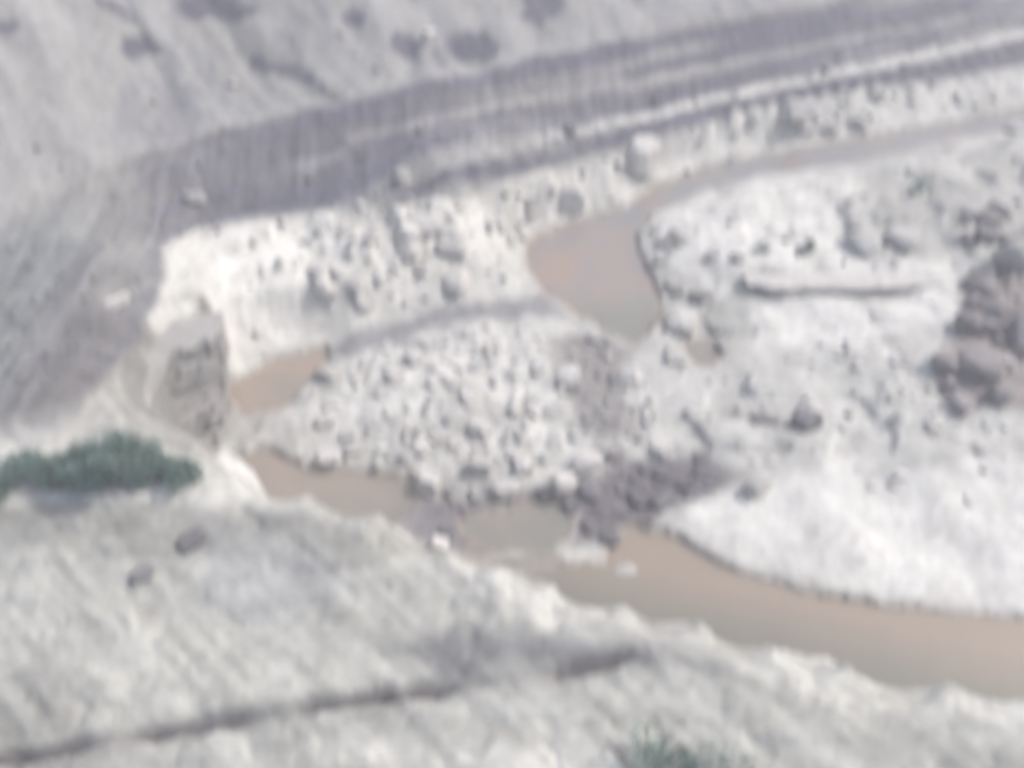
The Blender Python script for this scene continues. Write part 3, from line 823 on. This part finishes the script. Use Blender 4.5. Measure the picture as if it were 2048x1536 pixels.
wat_px = [pp for _, _, pp in WATERS]
PLACES = [(540, 790, 'beside the left brown pool'), (620, 850, 'at the left tip of the gravel bar'), (760, 720, 'on the upper left gravel bar'), (950, 680, 'along the top of the gravel bar'),
          (1110, 690, 'just below the upper pool'), (1210, 780, 'in the muddy hollow'), (900, 790, 'in the middle of the gravel bar'), (760, 880, 'on the lower left gravel bar'),
          (1000, 900, 'behind the white block row'), (1130, 860, 'on the lower right gravel bar'), (1290, 830, 'right of the muddy hollow'), (650, 920, 'above the long brown pool'),
          (700, 470, 'at the left of the white bank'), (820, 450, 'under the square white block'), (960, 440, 'in the middle of the white bank'), (1080, 430, 'left of the grey stream bend'),
          (900, 560, 'low on the white bank'), (720, 600, 'above the left brown pool'), (1190, 350, 'left of the rounded boulder'),
          (1080, 1030, 'beside the grey pool'), (1190, 1050, 'at the river end of the riffle'), (1250, 980, 'in the middle of the riffle'), (1400, 940, 'at the right end of the riffle'),
          (1330, 1010, 'under the right gravel bank'), (1480, 790, 'left of the squarish dark rock'), (1710, 780, 'right of the squarish dark rock'), (1850, 720, 'left of the reddish heap'),
          (1560, 930, 'near the bright white rock'), (1800, 930, 'on the lower right gravel flat'), (2000, 930, 'at the right edge of the flat'), (1340, 490, 'at the left of the shelf'),
          (1530, 450, 'near the paired bushes'), (1660, 420, 'in the middle of the shelf'), (1820, 440, 'near the big grey wedge'), (1410, 600, 'behind the broad pale boulder'),
          (1430, 730, 'beside the small brown puddle'), (220, 600, 'near the tilted pale slab'), (600, 320, 'on the middle scree'), (1100, 180, 'on the right scree'), (1700, 60, 'on the far right scree'),
          (700, 425, 'along the rim of the bank'), (1000, 380, 'above the white bank'), (1400, 275, 'right of the rounded boulder'), (1700, 225, 'along the right stream bank'), (1950, 165, 'far along the right stream bank'),
          (200, 200, 'on the left hillside'), (600, 100, 'on the middle hillside'), (850, 70, 'near the pale hillside boulder'), (1940, 640, 'in the top of the reddish heap'),
          (1920, 780, 'at the left foot of the heap'), (2010, 710, 'in the middle of the heap'), (1990, 460, 'well above the reddish heap'), (2030, 590, 'at the right edge above the heap'), (1960, 540, 'just above the reddish heap')]
SHADE = {'white': 'pale', 'grey': 'grey', 'pale': 'light grey', 'dark': 'dark', 'red': 'reddish'}
scattered = []
for kind, name, label, group, count, poly, (w0, w1), h in SCATTER:
    for k in range(count):
        for _ in range(20):
            x, y = rand_in(poly)
            if not any(inside(pp, x, y + 6) for pp in wat_px):
                break
        w = w0 + (w1 - w0) * random.random() ** 2
        o = rock(x, y, w, kind, label, cat='rock', h=h * random.uniform(0.7, 1.2), d=random.uniform(0.7, 1.1), name=name, group=group, sink=0.3)
        where = min(PLACES, key=lambda q: (q[0] - x) ** 2 + (q[1] - y) ** 2)[2]
        scattered.append((o, 'small' if w < w0 + 0.3 * (w1 - w0) else 'larger', SHADE[kind], name, where, x))
ORDER = ['first', 'second', 'third', 'fourth', 'fifth', 'sixth', 'seventh', 'eighth', 'ninth', 'tenth', 'eleventh', 'twelfth']
COUNT = ['one', 'two', 'three', 'four', 'five', 'six', 'seven', 'eight', 'nine', 'ten', 'eleven', 'twelve']
alike = {}
for r in scattered:
    alike.setdefault(r[1:5], []).append(r)
for (size, shade, name, where), rs in alike.items():
    rs.sort(key=lambda r: r[5])
    for k, r in enumerate(rs):
        if len(rs) == 1:
            r[0]['label'] = f'{size} {shade} {name} {where}'
        elif len(rs) <= 12:
            r[0]['label'] = f'{size} {shade} {name} {where}, {ORDER[k]} from left of {COUNT[len(rs) - 1]}'
        else:
            r[0]['label'] = f'{size} {shade} {name} {where}'


# bedrock ledges that overhang a dark joint
def ledge(name, label, front, depth, thick, mat, lift=0.06, jag=0.18):
    """front: (pixel, pixel, height) along the lip; the slab dips back into the ground behind it."""
    w = []
    for a, b in zip(front[:-1], front[1:]):
        a, b = at(*a), at(*b)
        k = max(1, int(np.hypot(*(b - a)[:2]) / 0.35))
        w += [a + (b - a) * t / k for t in range(k)]
    w.append(at(*front[-1]))
    w = np.array(w)
    m = len(w)
    bm = bmesh.new()
    rows = []
    for i, p in enumerate(w):
        end = min(1.0, i / 3.0, (m - 1 - i) / 3.0)
        o = jag * float(fbm(np.array(i * 0.35), np.array(3.3), 3, 7)) - 0.25 * end
        top = p[2] + lift
        col = []
        for dy, dz in ((depth, -thick * 0.95), (depth, -0.22), (depth * 0.5, -0.02), (o + 0.12, 0.0), (o, -0.07), (o + 0.03, -thick * end - 0.07), (depth * 0.5, -thick - 0.1)):
            nz = 0.05 * float(fbm(np.array(i * 0.3), np.array(dy * 2.0), 2, 9))
            col.append(bm.verts.new((p[0] + 0.12 * math.sin(i * 1.7 + dz * 9), p[1] + dy, top + dz + nz)))
        rows.append(col)
    for r0, r1 in zip(rows[:-1], rows[1:]):
        for k in range(7):
            bm.faces.new((r0[k], r0[(k + 1) % 7], r1[(k + 1) % 7], r1[k]))
    bm.faces.new(rows[0])
    bm.faces.new(rows[-1][::-1])
    bmesh.ops.recalc_face_normals(bm, faces=bm.faces)
    me = bpy.data.meshes.new(name)
    bm.to_mesh(me)
    bm.free()
    me.materials.append(mat)
    o = link(name, me)
    o['label'], o['category'] = label, 'rock ledge'
    return o


ledge('rock_ledge', 'long straight white ledge above a dark line across the right shelf', [(1500, 566, 2.5), (1640, 567, 2.55), (1780, 564, 2.6), (1895, 560, 2.6)], 1.6, 0.24, M_WHITE, -0.15, 0.4)

# the stepped buttress of thin beds between the brown scree and the left pool: one thing, each bed a part
BUT_R = [(0.6, 440, 900), (0.9, 442, 888), (2, 447, 812), (3, 448, 770), (4, 446, 725), (5, 441, 680), (5.6, 435, 650), (6.1, 412, 605), (6.4, 402, 586)]
BUT_L = [(0.6, 365, 912), (0.9, 360, 905), (2, 335, 872), (3, 316, 832), (4, 302, 776), (5, 296, 718), (5.6, 308, 674), (6.1, 332, 618), (6.4, 352, 592)]
BUT_N = [(0.6, 410, 915), (0.9, 405, 912), (2, 385, 905), (3, 358, 893), (4, 326, 880), (5, 292, 866), (5.6, 262, 852), (6.1, 236, 830), (6.4, 226, 810)]


def lerp_px(tab, z):
    zs, xs, ys = zip(*tab)
    return at(np.interp(z, zs, xs), np.interp(z, zs, ys), z)


but = bpy.data.objects.new('rock_buttress', None)
COL.objects.link(but)
bp = lerp_px(BUT_R, 0.9)
but.location = bp
but['label'], but['category'] = 'stepped brown grey buttress of thin beds above the left brown pool', 'rock outcrop'
zb, kb = 0.35, 0
while zb < 5.2:
    th = random.choice((0.24, 0.36, 0.5, 0.75))
    zt = min(zb + th, 6.45)
    L_, R_ = lerp_px(BUT_L, zt), lerp_px(BUT_R, zt)
    L_ = L_ + (random.uniform(-0.6, 1.0), random.uniform(-0.4, 0.2), 0)
    out = random.choice((-0.10, -0.03, 0.06, 0.12))        # weak beds stand back, hard ones stand out
    m = 12
    N_ = lerp_px(BUT_N, zt)
    ring = [(N_[0] - 2.2, N_[1] + 0.2)]
    for i in range(8):
        p = N_ + (L_ - N_) * i / 8
        ring.append((p[0] + out + 0.35 * float(fbm(np.array(i * 0.5), np.array(kb * 1.7 + 20), 3, 153)), p[1]))
    for i in range(m + 1):
        p = L_ + (R_ - L_) * i / m
        ring.append((p[0], p[1] - out + 0.5 * float(fbm(np.array(i * 0.45), np.array(kb * 0.8), 3, 151))))
    ring[-1] = (ring[-1][0] + 0.4 * out, ring[-1][1])
    for f in (0.4, 1.1, 2.0):
        ring.append((R_[0] + 0.12 * random.uniform(-1, 1) + 0.3 * out - 0.15 * f, R_[1] + f))
    ring.append((L_[0] - 1.5, L_[1] + 2.6))
    ring.append((L_[0] - 2.6, L_[1] + 1.2))
    bm = bmesh.new()
    lo = [bm.verts.new((x - bp[0], y - bp[1], zb - 0.02 - bp[2])) for x, y in ring]
    md = [bm.verts.new((x - bp[0], y - bp[1] - 0.04, (zb + zt) / 2 - bp[2])) for x, y in ring]
    hi = [bm.verts.new((x - bp[0], y - bp[1] + 0.06, zt + 0.05 * math.sin(i * 1.3 + kb) - bp[2])) for i, (x, y) in enumerate(ring)]
    q = len(ring)
    for i in range(q):
        k = (i + 1) % q
        bm.faces.new((lo[i], lo[k], md[k], md[i]))
        bm.faces.new((md[i], md[k], hi[k], hi[i]))
    bm.faces.new(hi)
    bm.faces.new(lo[::-1])
    bmesh.ops.recalc_face_normals(bm, faces=bm.faces)
    me = bpy.data.meshes.new('bed')
    bm.to_mesh(me)
    bm.free()
    me.materials.append(M_BED_PALE if 4.2 < zt < 4.8 or zt > 5.2 else M_BED)
    o = link('bed', me)
    o.parent = but
    zb, kb = zt, kb + 1

# loose stones too many to count, one object for each patch
base_ico = []
for s in range(4):
    bm = bmesh.new()
    bmesh.ops.create_icosphere(bm, subdivisions=1, radius=1.0)
    r = random.Random(s + 50)
    v = np.array([[c * r.uniform(0.72, 1.05) for c in vv.co] for vv in bm.verts])
    bm.verts.index_update()
    f = np.array([[vv.index for vv in ff.verts] for ff in bm.faces])
    bm.free()
    base_ico.append((v, f))


def stones(name, mat, polys_counts, smin, smax, flat=0.7):
    V, Fc, off = [], [], 0
    for poly, count in polys_counts:
        p = np.array(poly, float)
        cx = rng.uniform(p[:, 0].min(), p[:, 0].max(), count * 6)
        cy = rng.uniform(p[:, 1].min(), p[:, 1].max(), count * 6)
        ok = signed(poly, cx, cy) > 0
        cx, cy = cx[ok][:count], cy[ok][:count]
        for x, y in zip(cx, cy):
            u, vv = (x - 1024) / FPX, (768 - y) / FPX
            # meet the ground by a few steps of a fixed-point search
            z = 3.0
            for _ in range(10):
                q = at(x, y, z)
                z = 0.5 * z + 0.5 * float(ground_z(q[0], q[1]))
            q = at(x, y, z)
            z = float(ground_z(q[0], q[1]))
            r = smin + (smax - smin) * rng.random() ** 3
            b, f = base_ico[int(rng.integers(4))]
            a = rng.uniform(0, 6.28)
            ca, sa = math.cos(a), math.sin(a)
            bx, by, bz = b[:, 0] * rng.uniform(.7, 1.2), b[:, 1], b[:, 2] * flat
            V.append(np.stack([bx * ca - by * sa, bx * sa + by * ca, bz], 1) * r + (q[0], q[1], z + r * 0.25))
            Fc.append(f + off)
            off += len(b)
    V, Fc = np.concatenate(V), np.concatenate(Fc)
    me = bpy.data.meshes.new(name)
    me.vertices.add(len(V))
    me.vertices.foreach_set('co', V.astype(np.float32).ravel())
    me.loops.add(Fc.size)
    me.loops.foreach_set('vertex_index', Fc.astype(np.int32).ravel())
    me.polygons.add(len(Fc))
    me.polygons.foreach_set('loop_start', np.arange(0, Fc.size, 3, dtype=np.int32))
    me.polygons.foreach_set('loop_total', np.full(len(Fc), 3, np.int32))
    me.update()
    me.materials.append(mat)
    return link(name, me, 'stuff')


BAR = [(660, 710), (1090, 625), (1200, 690), (1300, 760), (1330, 880), (1000, 940), (660, 930), (590, 840)]
RIGHT_TOP = [(1340, 660), (1500, 640), (1850, 700), (1900, 860), (1650, 900), (1400, 880), (1330, 800)]
STRIP = [(1130, 690), (1260, 690), (1330, 880), (1200, 900), (1140, 800)]
BANK = [(480, 450), (900, 410), (1180, 330), (1500, 255), (2048, 145), (2048, 200), (1500, 300), (1200, 420), (1040, 480), (1000, 580), (600, 690), (500, 720)]
SCREE = [(-60, 820), (-60, 560), (160, 390), (680, 215), (1350, 70), (2100, -60), (2100, 50), (1300, 280), (900, 390), (340, 480), (240, 760)]
NEAR = [(-60, 1030), (600, 1030), (1000, 1160), (1500, 1300), (2100, 1430), (2100, 1560), (-60, 1560)]
HILL = [(-60, -20), (1600, -20), (1000, 110), (600, 210), (160, 350), (-60, 470)]
stones('pale_gravel', M_PALE_GRAVEL, [(BAR, 130), (RIGHT_TOP, 40), (BANK, 50)], 0.06, 0.5)
stones('grey_gravel', M_GREY_GRAVEL, [(BAR, 50), (STRIP, 90), (RIGHT_TOP, 20), (BANK, 40)], 0.05, 0.34)
stones('scree_stones', M_SCREE, [(SCREE, 900)], 0.05, 0.22)


# ------------------------------------------------------------------ shrubs
def leaf_cloud(name, w, d, h, count, size, seed, mat):
    r = np.random.default_rng(seed)
    lobes = [(r.uniform(-.32, .32) * w, r.uniform(-.3, .3) * d, r.uniform(.2, .6) * h, r.uniform(.10, .30)) for _ in range(16)] + [(0, 0, .5 * h, .30)]
    V, Fc = [], []
    lobes = [(a, b, c * max(0.25, 1.25 - 2.6 * abs(a) / w), e) for a, b, c, e in lobes]
    for k in range(count):
        lx, ly, lz, lr = lobes[int(r.integers(len(lobes)))]
        v = r.normal(size=3)
        v /= np.linalg.norm(v)
        q = lr * r.random() ** 0.4
        c = np.array([lx + v[0] * q * w * .62, ly + v[1] * q * d * .62, max(0.03, lz + v[2] * q * h * 1.0)])
        a, b = r.normal(size=3), r.normal(size=3)
        a /= np.linalg.norm(a)
        b -= a * (a @ b)
        b /= np.linalg.norm(b)
        s = size * r.uniform(.6, 1.4)
        n0 = len(V)
        V += [c - a * s, c + b * s * .35, c + a * s, c - b * s * .35]
        Fc.append((n0, n0 + 1, n0 + 2, n0 + 3))
    me = bpy.data.meshes.new(name)
    me.from_pydata([tuple(v) for v in V], [], Fc)
    me.materials.append(mat)
    return me


def stem_mesh(w, h, seed):
    r = random.Random(seed)
    bm = bmesh.new()
    for k in range(6):
        a = r.uniform(0, 6.28)
        rad = 0.035 * h
        last = None
        for t in range(4):
            f = t / 3
            c = (math.cos(a) * f * w * .3, math.sin(a) * f * w * .2, f * h * .7 - 0.15)
            ring = [bm.verts.new((c[0] + rad * (1 - .7 * f) * math.cos(b * 1.2566), c[1] + rad * (1 - .7 * f) * math.sin(b * 1.2566), c[2])) for b in range(5)]
            if last:
                for b in range(5):
                    bm.faces.new((last[b], last[(b + 1) % 5], ring[(b + 1) % 5], ring[b]))
            last = ring
    me = bpy.data.meshes.new('stem')
    bm.to_mesh(me)
    bm.free()
    me.materials.append(M_BARK)
    return me


def shrub(px, py, w_px, h_px, label, seed, count, size, group=None, pos=None):
    if pos is None:
        p, s = drop(px, py)
    else:
        p = np.array([pos[0], pos[1], float(ground_z(pos[0], pos[1]))])
        s = math.dist(p, (0, 0, CAM_H))
    w, h = w_px * s / FPX, h_px * s / FPX
    o = bpy.data.objects.new('shrub', None)
    COL.objects.link(o)
    o.location = (p[0], p[1], p[2] - 0.05)
    o['label'], o['category'] = label, 'shrub'
    if group:
        o['group'] = group
    c = link('foliage', leaf_cloud('foliage', w, w * .6, h, count, size, seed, M_LEAF))
    c.parent = o
    t = link('stem', stem_mesh(w, h, seed))
    t.parent = o
    return o


shrub(240, 962, 260, 150, 'tall sage green shrub in the middle of the ledge at the left', 1, 7000, 0.09, 'shrubs on the near ledge')
shrub(75, 966, 300, 66, 'low spreading green shrub at the left edge of the picture', 2, 6000, 0.09, 'shrubs on the near ledge')
shrub(335, 962, 190, 78, 'small green shrub at the right end of the shrub ledge', 3, 4000, 0.09, 'shrubs on the near ledge')
shrub(160, 966, 190, 84, 'middling green shrub between the tall one and the low spreading one', 10, 4000, 0.09, 'shrubs on the near ledge')
shrub(1290, 1552, 320, 105, 'pale green shrub rising into the bottom edge of the picture', 4, 800, 0.09, 'shrubs at the bottom edge')
shrub(1440, 1566, 260, 85, 'lower green shrub at the bottom edge, right of the paler one', 5, 500, 0.09, 'shrubs at the bottom edge')
shrub(1524, 503, 42, 34, 'little dark green bush on the white shelf, left of its pair', 6, 110, 0.14, 'bushes on the right shelf')
shrub(1616, 508, 36, 50, 'narrow upright bush on the white shelf, right of its pair', 7, 110, 0.14, 'bushes on the right shelf')
shrub(1838, 385, 70, 30, 'low dull green bush on the grey ledge below the stream', 8, 150, 0.16, 'bushes on the right shelf')

# ------------------------------------------------------------------ air: a thin even haze round everything, added to lift the blacks
bm = bmesh.new()
bmesh.ops.create_cube(bm, size=1.0)
me = bpy.data.meshes.new('haze')
bm.to_mesh(me)
bm.free()
hz = link('haze', me, 'stuff')
top = float(Z.max()) + 3
hz.scale = (800, 420, top + 3)
hz.location = (0, 160, (top - 3) / 2)
hm = bpy.data.materials.new('haze')
hm.use_nodes = True
hn = hm.node_tree.nodes
hn.remove(hn['Principled BSDF'])
pv = hn.new('ShaderNodeVolumePrincipled')
pv.inputs['Density'].default_value = 0.0038
pv.inputs['Color'].default_value = (0.93, 0.93, 0.965, 1)
hm.node_tree.links.new(pv.outputs[0], hn['Material Output'].inputs['Volume'])
me.materials.append(hm)
